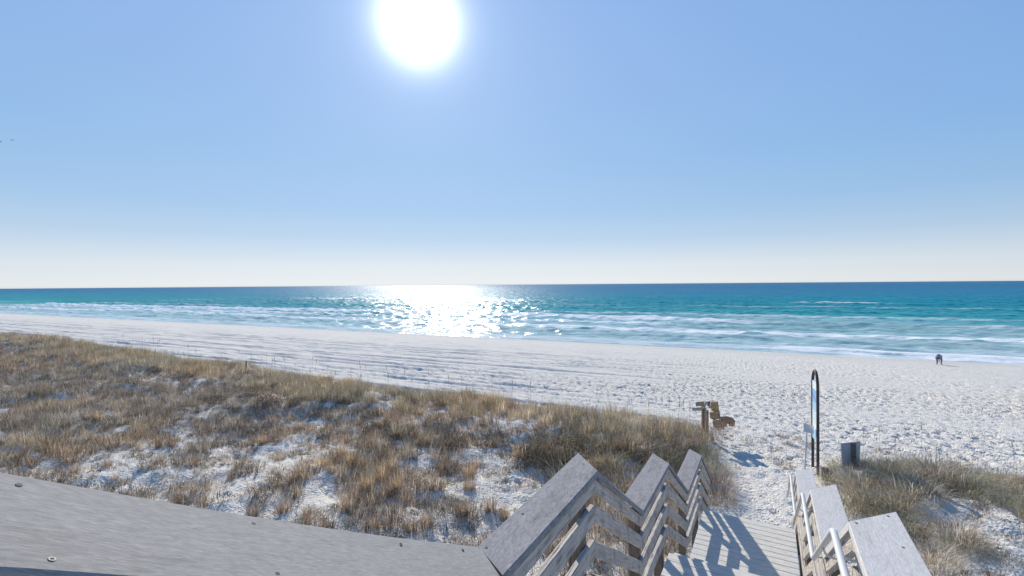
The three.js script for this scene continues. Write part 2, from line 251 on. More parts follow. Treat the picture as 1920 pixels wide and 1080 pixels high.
const nodes = [[1.72, 1.2], [2.8, 1.2], [4.03, 2.0], [5.23, 2.0], [6.6, 2.85], [8.05, 2.85], [9.4, 3.72]];
const floorDrop = 1.0, groundAt = (s, t) => { const p = S(s, t, 0); return EYE - elev(p.x, -p.z) + .35; };

// stairs: decks, treads, stringers
const stairs = thing('beach_stairs', 'bleached wooden boardwalk stairs with landings going down to the beach', 'stairs');
function deck(s0, s1, h) { const n = Math.round((s1 - s0) / .146), w = (s1 - s0) / n; for (let i = 0; i < n; i++) mesh('deck_board', board(S(s0 + w * (i + .5), -.972, h), S(s0 + w * (i + .5), .352, h), SX, -w / 2 + .0016, w / 2 - .0016, -.036 + rr(-.002, .001), rr(-.0015, .0015), { c: .006 }), M.deck, stairs); }
function flight(s0, h0, s1, h1, n) { for (let k = 1; k < n; k++) { const s = s0 + (s1 - s0) * (k - .5) / n + .06, h = h0 + (h1 - h0) * k / n; for (const o of [-.068, .068]) mesh('stair_tread', board(S(s + o, -.972, h), S(s + o, .352, h), SX, -.065, .065, -.036, 0, { c: .006 }), M.deck, stairs); } for (const t of [-.955, .335]) mesh('stringer', board(S(s0, t, h0), S(s1, t, h1), TX, -.019, .019, -.30, -.045), M.rail, stairs); }
deck(1.5, 2.8, 2.2); flight(2.8, 2.2, 4.03, 3.0, 5); deck(4.03, 5.25, 3.0); flight(5.25, 3.0, 6.6, 3.85, 5); deck(6.6, 8.3, 3.85); flight(8.3, 3.85, 9.5, 4.75, 5); flight(.2, 1.4, 1.5, 2.2, 5); deck(-1.6, .2, 1.4);
for (const [a, b, h] of [[1.5, 2.8, 2.2], [4.03, 5.25, 3.0], [6.6, 8.3, 3.85]]) { for (const t of [-.955, .335]) mesh('joist', board(S(a, t, h), S(b, t, h), TX, -.019, .019, -.23, -.042), M.rail, stairs); mesh('fascia_board', board(S(b - .025, -.93, h), S(b - .025, .31, h), SX, -.019, .019, -.2, -.042), M.rail, stairs); }

// railings
function slab(corner, n, sag, thick, uvs = [1.6, .8]) {      // corner(f, side): side 0 the outer edge, 1 the inner edge
  const pos = [], uv = [], idx = [], u0 = rnd() * 5, v0 = rnd() * 5, c = .006, rings = [];
  for (let k = 0; k <= n; k++) { const f = k / n, a = corner(f, 0), b = corner(f, 1), ab = b.clone().sub(a), w = ab.length(), dn = new THREE.Vector3(0, 1, 0); ab.normalize(); const s = -sag * 4 * f * (1 - f), P = (x, y) => a.clone().addScaledVector(ab, x).addScaledVector(dn, y + s); rings.push([P(c, 0), P(w - c, 0), P(w, -c), P(w, -thick), P(0, -thick), P(0, -c)].map((p, i) => [p, [c, w - c, w, w + thick, 2 * w + thick, 2 * w + thick * 2][i]])); }
  const len = corner(0, 0).distanceTo(corner(1, 0));
  for (let e = 0; e < 6; e++) for (let k = 0; k < n; k++) { const b = pos.length / 3, q = (e + 1) % 6; for (const [r, i, kk] of [[rings[k], e, k], [rings[k], q, k], [rings[k + 1], q, k + 1], [rings[k + 1], e, k + 1]]) { pos.push(...r[i][0].toArray()); uv.push(u0 + kk / n * len / uvs[0], v0 + (q === 0 && i === 0 ? r[5][1] + .005 : r[i][1]) / uvs[1]); } idx.push(b, b + 1, b + 2, b, b + 2, b + 3); }
  for (const [r, flip] of [[rings[0], 0], [rings[n], 1]]) { const b = pos.length / 3; r.forEach(([p, v]) => { pos.push(...p.toArray()); uv.push(u0, v0 + v / uvs[1]); }); for (let i = 1; i < 5; i++) flip ? idx.push(b, b + i + 1, b + i) : idx.push(b, b + i, b + i + 1); }
  const g = geom(pos, idx, uv); const i0 = g.index.array, p = g.attributes.position, [va, vb, vc] = [0, 1, 2].map((i) => new THREE.Vector3().fromBufferAttribute(p, i0[i]));
  if (vb.sub(va).cross(vc.sub(va)).y < 0) { for (let i = 0; i < i0.length; i += 3) { const t = i0[i + 1]; i0[i + 1] = i0[i + 2]; i0[i + 2] = t; } g.computeVertexNormals(); }
  return g;
}
function railing(side, label) {
  const g = thing('wooden_railing', label, 'railing'), Z = side < 0 ? { c0: -1.195, c1: -.96, r0: -1.013, r1: -.976, p: -1.06 } : { c0: .345, c1: .58, r0: .362, r1: .399, p: .446 };
  const out = [];
  for (let i = 0; i < nodes.length - 1; i++) {
    let [s0, h0] = nodes[i], [s1, h1] = nodes[i + 1]; if (i === 0 && side > 0) s0 = 1.0;
    const gap = .0015, A = (h) => S(s0 + gap, 0, h0 + h), B = (h) => S(s1 - gap, 0, h1 + h), th = h1 === h0 ? .038 : .045;
    if (!(i === 0 && side < 0)) { const to = side < 0 ? Z.c0 : Z.c1, ti = side < 0 ? Z.c1 : Z.c0; out.push(mesh('rail_cap', slab((f, k) => S(s0 + gap + (k ? 0 : .24), k ? ti : to, h0).lerp(S(s1 - gap + (k ? 0 : .24), k ? ti : to, h1), f), 4, rr(-.003, .004), th), side < 0 ? M.cap3 : M.cap2, g)); }
    mesh('rail', board(A(0), B(0), TX, Z.r0, Z.r1, -.142, -th - .002), M.rail, g);
    for (const y of [.22, .45, .68]) mesh('rail', board(A(y + rr(-.006, .006)), B(y + rr(-.006, .006)), TX, Z.r0 + rr(-.002, .002), Z.r1, -.115, 0, { n: 3, sag: rr(-.006, .01) }), M.rail, g);
  }
  for (const [s, h] of [[1.76, 1.2], [2.70, 1.2], [4.10, 2.0], [5.14, 2.0], [6.68, 2.85], [7.95, 2.85], [9.3, 3.66]]) mesh('post', vpost(s, Z.p, h + .047, groundAt(s, Z.p)), M.post, g);
  return [g, out];
}
const [leftRail] = railing(-1, 'grey wooden railing stepping down the left side of the stairs from a broad cap');
const [rightRail] = railing(1, 'pale wooden railing stepping down the right side of the stairs beside the white pipe handrail');
// the level cap of the first landing and the broad sloping cap that meets it in a mitre
const A0 = new THREE.Vector3(-.158, EYE - 1.2, -2.08), D0 = new THREE.Vector3(-.015, EYE - 1.2, -1.774), B0 = new THREE.Vector3(-1.11, EYE - .398, -.987), C0 = new THREE.Vector3(-.868, EYE - .476, -.772);
const broadCorner = (f, side) => { const a = side ? D0 : A0, b = (side ? C0 : B0).clone(); return a.clone().lerp(a.clone().lerp(b, 1.75), f); };
const broadCap = mesh('rail_cap', slab(broadCorner, 16, 0, .042), M.cap, leftRail); broadCap.userData.label = 'broad sloping grey cap board with screws across the lower left';
{ // bowed a little, as the photograph shows
  const p = broadCap.geometry.attributes.position, L = A0.distanceTo(B0); for (let i = 0; i < p.count; i++) { const f = clamp(new THREE.Vector3().fromBufferAttribute(p, i).sub(A0).dot(B0.clone().sub(A0).normalize()) / L); p.setY(i, p.getY(i) - .017 * 4 * f * (1 - f)); } broadCap.geometry.computeVertexNormals();
}
const lvl = [S(1.735 + .003, -1.17, 1.2), S(1.60 + .003, -.955, 1.2)], lvlEnd = [S(2.8 - .0015 + .24, -1.185, 1.2), S(2.8 - .0015, -.955, 1.2)];
const levelCap = mesh('rail_cap', slab((f, side) => lvl[side].clone().lerp(lvlEnd[side], f), 4, .002, .038), M.cap3, leftRail);
{
  const acr = D0.clone().sub(A0).normalize(), dir = B0.clone().sub(A0), run = (y0, y1, a0, a1) => mesh('rail', board(A0.clone(), A0.clone().addScaledVector(dir, 1.7), acr, a0, a1, y0, y1), M.rail, leftRail);
  run(-.19, -.046, .24, .278); run(-.40, -.265, .24, .278); run(-.63, -.5, .24, .278);
  for (const f of [.62, 1.5]) { const p = A0.clone().addScaledVector(dir, f).addScaledVector(acr, .18); const g = board(new THREE.Vector3(0, 0, -.8), new THREE.Vector3(0, 0, .8), new THREE.Vector3(1, 0, 0), -.045, .045, -.045, .045); g.rotateX(Math.PI / 2); g.translate(p.x, p.y - .87, p.z); mesh('post', g, M.post, leftRail); }
}
// screws in the caps
function screwOn(px, py, cap, plane, shiny) {
  const p = new THREE.Vector3(); new THREE.Ray(camera.position.clone(), ray(px, py)).intersectPlane(plane, p); if (!p) return;
  const o = [new THREE.CylinderGeometry(.0062, .0062, .0016, 14).translate(0, .0008, 0)];
  
  const g = mergeGeometries(o); g.applyQuaternion(new THREE.Quaternion().setFromUnitVectors(new THREE.Vector3(0, 1, 0), plane.normal)); g.translate(p.x, p.y, p.z);
  const s = mesh('screw', g, shiny ? M.screw : M.hole, cap);
  if (shiny) { const x = mergeGeometries([new THREE.BoxGeometry(.007, .0008, .0014), new THREE.BoxGeometry(.0014, .0008, .007)].map((b) => b.toNonIndexed())); x.rotateY(.6); x.translate(0, .002, 0); x.applyQuaternion(new THREE.Quaternion().setFromUnitVectors(new THREE.Vector3(0, 1, 0), plane.normal)); x.translate(p.x, p.y, p.z); const h = mesh('screw_slot', x, M.hole, cap); void h; }
  return s;
}
const broadPlane = (f) => { const sag = .017 * 4 * f * (1 - f), pl = new THREE.Plane().setFromCoplanarPoints(A0, D0, B0); if (pl.normal.y < 0) pl.negate(); pl.constant += sag * pl.normal.y - .0004; return pl; };
for (const [x, y, f, sh] of [[35, 910, .97], [97, 1049, .93, true], [475, 982, .55], [520, 1076, .5], [752, 1020, .2], [868, 1031, .05]]) screwOn(x, y, broadCap, broadPlane(f), sh);
const lvlPlane = (h) => new THREE.Plane(new THREE.Vector3(0, 1, 0), -(EYE - h));
for (const [x, y] of [[912, 1027], [956, 1070], [980, 963], [1073, 938], [1094, 870]]) screwOn(x, y, levelCap, lvlPlane(1.2));
const flat = (g, i) => g.children.filter((o) => o.name === 'rail_cap')[i];
for (const [x, y] of [[1606, 981], [1665, 968], [1694, 1027]]) screwOn(x, y, flat(rightRail, 0), lvlPlane(1.2));

// the white pipe handrail
{
  const g = thing('pipe_handrail', 'white metal pipe handrail bending down along the right railing', 'handrail'), t = .285;
  const raw = [[.9, 1.26], [2.8, 1.26], [4.03, 2.06], [5.23, 2.06], [6.6, 2.91], [8.0, 2.91], [9.3, 3.76]].map(([s, h]) => S(s, t, h)), path = new THREE.CurvePath();
  let last = raw[0];
  for (let i = 1; i < raw.length - 1; i++) { const a = raw[i].clone().lerp(raw[i - 1], .045 / raw[i].distanceTo(raw[i - 1])), b = raw[i].clone().lerp(raw[i + 1], .045 / raw[i].distanceTo(raw[i + 1])); path.add(new THREE.LineCurve3(last, a)); path.add(new THREE.QuadraticBezierCurve3(a, raw[i], b)); last = b; }
  path.add(new THREE.LineCurve3(last, raw.at(-1)));
  const pts = []; for (const c of path.curves) { const n = c.isLineCurve3 ? 6 : 6; for (let k = 0; k < n; k++) pts.push(c.getPoint(k / n)); } pts.push(raw.at(-1));
  const poly = new THREE.CurvePath(); for (let i = 1; i < pts.length; i++) poly.add(new THREE.LineCurve3(pts[i - 1], pts[i]));
  mesh('pipe', new THREE.TubeGeometry(poly, 360, .0165, 12), M.pipe, g);
  for (const [s, h] of [[1.9, 1.26], [2.66, 1.26], [3.3, 1.59], [4.2, 2.06], [5.05, 2.06], [5.8, 2.415], [6.8, 2.91], [7.8, 2.91]]) { const a = S(s, t, h + .02), b = S(s, t + .01, h + .075), c = S(s, t + .078, h + .06); mesh('bracket', new THREE.TubeGeometry(new THREE.QuadraticBezierCurve3(a, b, c), 8, .007, 6), M.pipe, g); }
}

// ---------- plants ----------
function bladesGeo(n, o) {                                   // a tuft of curved, tapering blades
  const pos = [], idx = [], col = [], v = new THREE.Vector3();
  for (let b = 0; b < n; b++) {
    const br = rnd() < .17 ? rr(1.5, 2.4) : rr(.45, 1.15), wm = rr(-.07, .07);
    const an = rnd() * 6.283, r = o.r * Math.sqrt(rnd()), h = o.h * rr(.45, 1.1), lean = (o.lean ?? .5) * rr(.2, 1.2), w = o.w * rr(.6, 1.3), da = an + rr(-1, 1), wind = o.wind ?? 0, bx = Math.cos(an) * r, bz = Math.sin(an) * r, sx = -Math.sin(da), sz = Math.cos(da), base = pos.length / 3, N = o.seg ?? 3;
    const y0 = o.dome ? o.dome * rnd() * Math.sqrt(Math.max(0, 1 - (r / o.r) ** 2)) : 0;
    for (let k = 0; k <= N; k++) { const f = k / N, out = lean * h * f * f, ww = w * (1 - f * .85) / 2; v.set(bx + Math.cos(da) * out + wind * h * f * f, y0 + h * (f - .35 * lean * f * f), bz + Math.sin(da) * out); if (k < N) pos.push(v.x - sx * ww, v.y, v.z - sz * ww, v.x + sx * ww, v.y, v.z + sz * ww); else pos.push(v.x, v.y, v.z); }
    for (let k = 0; k < N - 1; k++) { const a = base + k * 2; idx.push(a, a + 1, a + 2, a + 1, a + 3, a + 2); } const a = base + (N - 1) * 2; idx.push(a, a + 1, a + 2); while (col.length < pos.length) col.push(br * (1 + wm), br, br * (1 - wm + (br > 1.4 ? .12 : 0)));
  }
  return geom(pos, idx, null, col);
}
function leavesGeo(n, R, H, size) {                          // small leaves spread through a low dome, denser near its skin
  const pos = [], idx = [], col = [];
  for (let i = 0; i < n; i++) { const an = rnd() * 6.283, el = Math.asin(rnd()), q = Math.pow(rnd(), .45), lump = .75 + .5 * noise(an * 1.6 + R * 9, el * 2 + H), x = Math.cos(an) * Math.cos(el) * R * q * lump, z = Math.sin(an) * Math.cos(el) * R * q * lump, y = Math.sin(el) * H * q * lump, s = size * rr(.5, 1.3), a = new THREE.Vector3(rr(-1, 1), rr(-.3, 1.3), rr(-1, 1)).normalize(), c = new THREE.Vector3(rr(-1, 1), rr(-1, 1), rr(-1, 1)).cross(a).normalize(), b = pos.length / 3; for (const [u, w] of [[0, 0], [.5, .28], [1, 0], [.5, -.28]]) pos.push(x + a.x * u * s + c.x * w * s, y + a.y * u * s + c.y * w * s, z + a.z * u * s + c.z * w * s); idx.push(b, b + 1, b + 2, b, b + 2, b + 3); const br = rr(.6, 1.5); for (let q2 = 0; q2 < 4; q2++) col.push(br, br, br * .95); }
  return geom(pos, idx, null, col);
}
const leafMat = (name, r, g, b) => new THREE.MeshPhysicalMaterial({ name, color: lin(r, g, b), roughness: .95, specularIntensity: .3, transmission: .42, thickness: 0, vertexColors: true, side: THREE.DoubleSide });
const stemMat = new THREE.MeshStandardMaterial({ name: 'stem', color: lin(.40, .34, .25), roughness: .9 });
const P = { grass: leafMat('dry_grass', 1, 1, 1), shrub: leafMat('shrub_leaf', .15, .13, .095), olive: leafMat('olive_leaf', .22, .20, .11), tuft: leafMat('tuft_blade', .56, .42, .29), gold: leafMat('gold_blade', .62, .46, .27), stalk: leafMat('seed_stalk', .44, .37, .27), twig: leafMat('twig', .22, .17, .13) };
const spot = (px, py, r) => { const [x, , d] = ground(px, py); return [...toS(x, d), r]; };
const bare = [[590, 800, 1.0], [700, 790, .5], [760, 800, .6], [820, 770, .7], [870, 850, .5], [940, 860, .55], [600, 870, .9], [300, 850, .7], [420, 850, .6], [270, 880, .7], [380, 890, .8], [520, 870, .5], [620, 930, .8], [540, 950, .6], [440, 940, .9], [330, 925, .7], [230, 810, .5], [850, 940, .5], [930, 930, .6], [880, 1000, .5], [960, 980, .4], [700, 760, .5], [640, 770, .5], [260, 708, .8], [100, 770, .5], [1120, 800, .5], [100, 860, .6], [180, 870, .6], [60, 880, .5], [980, 880, .3], [1010, 790, .5], [910, 790, .4], [1150, 830, .3]].map((b) => spot(...b));
const bareRight = [[1830, 965, .7], [1880, 1010, .8], [1790, 960, .5], [1870, 1050, .7], [1740, 975, .4], [1910, 950, .4]].map((b) => spot(...b));
const thick = [[200, 760, 2], [330, 770, 1.2], [100, 770, 1.6], [420, 790, .7], [260, 790, .9], [40, 830, .7], [520, 780, .6], [730, 900, 1.0], [690, 860, .7], [790, 920, .8], [850, 880, .6], [720, 960, .6], [550, 740, 1.2], [400, 740, 1.3], [300, 720, 1.6], [150, 720, 2], [60, 690, 2], [440, 820, .6], [130, 800, 1.0], [40, 800, 1.0], [480, 800, .7], [1200, 820, .8], [1050, 800, .6], [330, 800, .6], [660, 900, .5], [1130, 870, .5], [1050, 1030, .8], [1120, 990, .8], [1150, 1050, .7], [1090, 950, .7], [1040, 960, .6], [1000, 1000, .5]].map((b) => spot(...b));
function cover(sg, ta) {
  if (sg < 2.5 || sg > 18) return 0;
  let v;
  if (ta < .6) {
    const L = leftDune(sg, ta); if (L < .12) return 0;
    v = .34 + .36 * sst(7.4, 11.5, sg) + .22 * sst(-10, -24, ta) + .65 * (fbm(sg * .55 + 20, ta * .42, 3) - .5) + 1.25 * (noise(sg * 1.7, ta * 1.45) - .5);
    v *= sst(.1, .5, L) * sst(17.2 + .8 * (noise(ta * .6, 2) - .5), 15.0, sg);
    for (const [a, b, r] of bare) { const q = Math.hypot((sg - a) * 1.15, ta - b) / r; if (q < 1.4) v -= .28 * sst(1.4, .4, q); }
    for (const [a, b, r] of thick) { const q = Math.hypot(sg - a, ta - b) / r; if (q < 1.4) v += .5 * sst(1.4, .4, q); }
  } else {
    const R = rightDune(ta); if (R < .1) return 0;
    v = (.06 + .75 * sst(9.6, 11, sg + .6 * (noise(ta * .8, 6) - .5)) + .9 * (fbm(sg * .6 + 60, ta * .5, 3) - .5)) * sst(.08, .4, R) * sst(15.6, 14, sg + .25 * Math.max(0, ta - 6));
    for (const [a, b, r] of bareRight) { const q = Math.hypot(sg - a, ta - b) / r; if (q < 1.4) v -= .6 * sst(1.4, .4, q); }
  }
  return v;
}
const noGo = (sg, ta) => { const [x, d] = toW(sg, ta), s = SA[0] * x + SA[1] * d, t = SA[1] * x - SA[0] * d; return t > -1.25 && t < .65 && s > -2 && s < 10 || t > -.7 && t < .9 && s < 14; };
{
  const kinds = [
    { name: 'dune_grass', geo: bladesGeo(64, { r: .15, h: .40, w: .010, lean: .7 }), tone: [[.57, .45, .30], [.62, .50, .345], [.48, .38, .265]], list: [] },
    { name: 'dune_grass', geo: bladesGeo(56, { r: .17, h: .50, w: .010, lean: .5, wind: .12 }), tone: [[.66, .55, .355], [.60, .51, .32], [.70, .60, .42]], list: [] },
    { name: 'dune_grass', geo: bladesGeo(80, { r: .20, h: .24, w: .012, lean: 1.1, dome: .12 }), tone: [[.47, .39, .28], [.38, .32, .23], [.56, .46, .33]], list: [] },
    { name: 'dune_grass', geo: bladesGeo(70, { r: .20, h: .60, w: .012, lean: 1.15, wind: .22, seg: 4 }), tone: [[.48, .43, .26], [.55, .47, .31], [.30, .275, .165], [.66, .57, .40]], list: [] },
    { name: 'ground_cover', geo: leavesGeo(110, .15, .10, .04), tone: [[.25, .27, .15], [.29, .28, .19], [.36, .30, .22]], list: [] },
    { name: 'dry_stems', geo: bladesGeo(24, { r: .22, h: .38, w: .005, lean: .6 }), tone: [[.38, .29, .22], [.30, .235, .19], [.50, .41, .31]], list: [] },
  ];
  for (let sg = 2.6; sg < 18; sg += .21) for (let ta = -95; ta < 20; ta += ta < -45 ? .45 : ta < -20 ? .3 : .21) {
    const a = sg + rr(-.13, .13), b = ta + rr(-.13, .13); if (noGo(a, b)) { continue; }
    const v = cover(a, b), r1 = rnd(), r2 = rnd(); if (v <= 0 && r1 > .16) continue;
    const [x, d] = toW(a, b), y = height(a, b) - .02; let k;
    if (b > .6) k = r2 < .75 ? 3 : r2 < .9 ? 2 : 5;
    else if (a > 12.6 + .8 * (noise(b * .5, 8) - .5)) k = r2 < .62 ? 1 : r2 < .8 ? 0 : r2 < .92 ? 2 : 5;
    else { const z = fbm(a * .4 + 90, b * .35, 2); k = z > .56 ? (r2 < .6 ? 0 : r2 < .8 ? 1 : 2) : z > .45 ? (r2 < .5 ? 0 : r2 < .8 ? 2 : 5) : (r2 < .25 ? 4 : r2 < .65 ? 2 : r2 < .85 ? 0 : 5); if (b > -5 && a > 9 && r2 > .7) k = 3; }
    if (v < .3 && r1 < .75) k = r2 < .3 ? 4 : r2 < .7 ? 5 : 2; else if (r1 > sst(.18, .6, v) + .03) continue;
    kinds[k].list.push([x, y, -d, rr(0, 6.28), rr(.5, 1.3) * (v < .45 && b < .6 ? .8 : 1) * (k === 4 ? rr(.5, 1) : 1) * (b > .6 ? .75 : 1), a, b]);
  }
  const m = new THREE.Matrix4(), c = new THREE.Color();
  for (const k of kinds) {
    const im = new THREE.InstancedMesh(k.geo, P.grass, k.list.length); im.name = numbered(k.name); im.castShadow = im.receiveShadow = true;
    k.list.forEach(([x, y, z, an, s, a, b], i) => { m.makeRotationY(an); m.scale(new THREE.Vector3(s, s * rr(.8, 1.15), s)); m.setPosition(x, y, z); im.setMatrixAt(i, m); const t = k.tone[Math.floor(rnd() * k.tone.length)], v = rr(.45, 1.15), z2 = fbm(a * .3 + 5, b * .25, 2) - .5; c.setRGB(t[0] * v * 1.01 * (1 + .25 * z2), t[1] * v * .985, t[2] * v * (1 - .3 * z2)); im.setColorAt(i, c); });
    kind(im, 'stuff'); scene.add(im); tag(im, { dune_grass: 'dry brown and straw grass covering the dunes beside the stairs', ground_cover: 'low green leafy ground cover between the grass on the sand', dry_stems: 'sparse dry stems poking out of the dune sand' }[k.name], k.name.replace('_', ' '));
  }
}
// shrubs: dark low domes on the shaded side of the dune
{
  const shrub = (n) => { const g = new THREE.Group(); g.name = 'shrub'; mesh('twigs', bladesGeo(70, { r: .3, h: .55, w: .010, lean: .9 }), P.twig, g); mesh('leaves', leavesGeo(n, .5, .42, .045), P.shrub, g); return g; };
  const protos = [shrub(1100), shrub(1000), shrub(900)]; let n = 0;
  for (const [label, list] of [
    ['dark shrub thicket on the dune face, straight below the lone crest post', [[500, 752, 1.1], [470, 735, .8], [560, 745, .7], [520, 720, .7]]],
    ['dark shrub thicket left of and below the lone crest post', [[412, 748, .9], [440, 762, .6]]],
    ['dark shrub pair beside a bare sand slope, midway between crest post and stairs', [[695, 800, .85], [735, 810, .8], [765, 795, .6], [705, 770, .6]]],
    ['dark shrub clump on the right side of a sand patch, left of the sandy gully', [[850, 830, .9], [835, 810, .7], [880, 815, .5]]],
    ['dark shrub clump on the left bank of the narrow sandy gully', [[915, 830, .8], [930, 808, .6]]],
    ['largest dark shrub thicket, on the right bank of the narrow sandy gully', [[985, 850, .8], [1010, 835, 1.0], [1045, 830, .9], [1010, 860, .9], [1060, 855, .9], [970, 870, .6]]],
    ['dark shrub clump right behind the peak of the nearest left railing', [[1090, 830, .9], [1120, 845, .8]]],
    ['brown shrub thicket behind the second and third peaks of the left railing', [[1200, 850, .8], [1235, 850, .9], [1270, 860, .9], [1250, 880, .9], [1290, 850, .7]]],
    ['small dark shrub low on the far left of the dune', [[112, 818, .6]]],
    ['small dark shrub below a bare sand patch on the left dune', [[250, 770, .6]]],
    ['low dark shrubs under the grassy crest right of the crest post', [[650, 745, .7], [620, 730, .6]]],
    ['low dark shrubs high on the dune, left of the crest post', [[350, 700, .8], [290, 690, .8]]],
    ['low dark shrub under the crest with white sand on both sides', [[770, 745, .7], [825, 755, .6]]],
  ]) {
    const [x, y, d] = ground(list[0][0], list[0][1] + 8), t = thing('shrub_thicket', label, 'shrub', [x, y, -d]);
    for (const [px, py, sc] of list) { const o = protos[n++ % 3].clone(), [a, b, c] = ground(px, py + 8); t.add(o); o.position.set(a - x, b - y - .03, d - c); o.rotation.y = rr(0, 6.28); o.scale.set(sc, sc * rr(.8, 1.05), sc); }
  }
  const tangle = (name, geo, list, tones, label) => { const im = new THREE.InstancedMesh(geo, P.grass, list.length), m = new THREE.Matrix4(); im.name = numbered(name); im.castShadow = im.receiveShadow = true; list.forEach(([px, py, sc], i) => { const [x, y, d] = ground(px, py); m.makeRotationY(rr(0, 6.28)); m.scale(new THREE.Vector3(sc, sc * rr(.75, 1), sc)); m.setPosition(x, y - .03, -d); im.setMatrixAt(i, m); im.setColorAt(i, lin(...tones[i % tones.length])); }); kind(im, 'stuff'); tag(im, label, 'grass'); scene.add(im); };
  tangle('tangled_grass', bladesGeo(520, { r: .42, h: .5, w: .009, lean: 1.1, dome: .3, seg: 4 }), [[1330, 890, 1.0], [1345, 915, .9], [1320, 860, .9], [1350, 940, .75], [1300, 890, .9], [1290, 835, .7], [1240, 870, .8], [1260, 910, .8]], [[.44, .38, .26], [.50, .38, .28], [.36, .34, .21], [.50, .40, .29]], 'tangled olive and brown grass at the edge of the path left of the stairs');
  tangle('tangled_grass', bladesGeo(560, { r: .45, h: .5, w: .009, lean: 1.3, dome: .3, seg: 4 }), [[1560, 905, .7], [1620, 917, .9], [1680, 907, 1], [1750, 902, 1], [1810, 912, .9], [1720, 932, 1], [1650, 952, .8], [1790, 1012, .9], [1810, 1032, .7], [1750, 1062, .8], [1690, 992, .7], [1600, 937, .7], [1590, 960, .7], [1680, 955, .8], [1890, 950, .5]], [[.46, .42, .29], [.54, .46, .34], [.38, .36, .24], [.48, .40, .30]], 'tangled grey brown grass covering the low mound right of the stairs');
}
// single tufts on the bare sand of the foreground
{
  const make = (mat, label, group, o) => { const g = thing('grass_tuft', label, 'grass tuft', [0, 0, 0], group); mesh('blades', bladesGeo(150, o), mat, g); mesh('seed_heads', bladesGeo(50, { ...o, h: o.h * 1.25, w: o.w * .6, lean: .35 }), P.stalk, g); return g; };
  const brown = make(P.tuft, 'reddish brown dry grass tuft on bare dune sand', 'brown grass tufts', { r: .15, h: .40, w: .009, lean: .55 }), gold = make(P.gold, 'golden yellow dry grass tuft on bare dune sand', 'golden grass tufts', { r: .14, h: .50, w: .009, lean: .4 });
  [[330, 940, .7], [475, 960, .7], [530, 955, .9], [575, 960, .6], [650, 950, 1], [620, 880, .8], [700, 985, .9], [770, 990, .9], [450, 870, .9], [435, 890, .7], [525, 860, .9], [360, 870, .9], [300, 860, .6], [365, 920, .6], [560, 800, .9], [760, 940, 1], [880, 910, .9], [830, 880, 1], [920, 950, .9], [945, 965, .8], [870, 960, .9], [140, 880, .8], [200, 870, .7], [215, 895, .5], [60, 870, .7], [800, 980, .8]].forEach(([px, py, sc], i) => { const o = i ? copyOf(brown, 'grass_tuft') : brown, [x, y, d] = ground(px, py + 4); o.position.set(x, y - .03, -d); o.rotation.y = rr(0, 6.28); o.scale.setScalar(sc); });
  [[715, 900, 1.1], [690, 915, 1], [735, 880, 1], [655, 870, 1], [640, 850, .9], [180, 785, 1], [490, 830, .9], [745, 915, .9], [880, 890, .9]].forEach(([px, py, sc], i) => { const o = i ? copyOf(gold, 'grass_tuft') : gold, [x, y, d] = ground(px, py + 4); o.position.set(x, y - .03, -d); o.rotation.y = rr(0, 6.28); o.scale.setScalar(sc); });
  const oat = thing('seed_stalk', 'thin tall seed stalk standing above the dune crest against the beach', 'seed stalk', [0, 0, 0], 'seed stalks on the dune crest');
  mesh('stem', new THREE.TubeGeometry(new THREE.QuadraticBezierCurve3(new THREE.Vector3(0, 0, 0), new THREE.Vector3(0, .6, 0), new THREE.Vector3(.08, 1.1, 0)), 6, .0028, 4), stemMat, oat); mesh('seed_head', bladesGeo(12, { r: .01, h: .2, w: .006, lean: .3 }).translate(.06, .95, 0), P.stalk, oat);
  let first = true;
  for (let i = 0; i < 130; i++) { const right = i > 104, ta = right ? rr(3, 11) : -1.2 - 34 * Math.pow(rnd(), 1.3), a = right ? rr(12.5, 15.5) : rr(12.5, 16.4), [x, d] = toW(a, ta), o = first ? oat : copyOf(oat, 'seed_stalk'); first = false; if (right) Object.assign(o.userData, { label: 'thin dry seed stalk standing out of the grass mound right of the stairs', group: 'seed stalks right of the stairs' }); o.position.set(x, height(a, ta) - .02, -d); o.rotation.set(rr(-.12, .12), rr(0, 6.28), rr(-.12, .12)); o.scale.setScalar(rr(.6, 1.15)); }
}

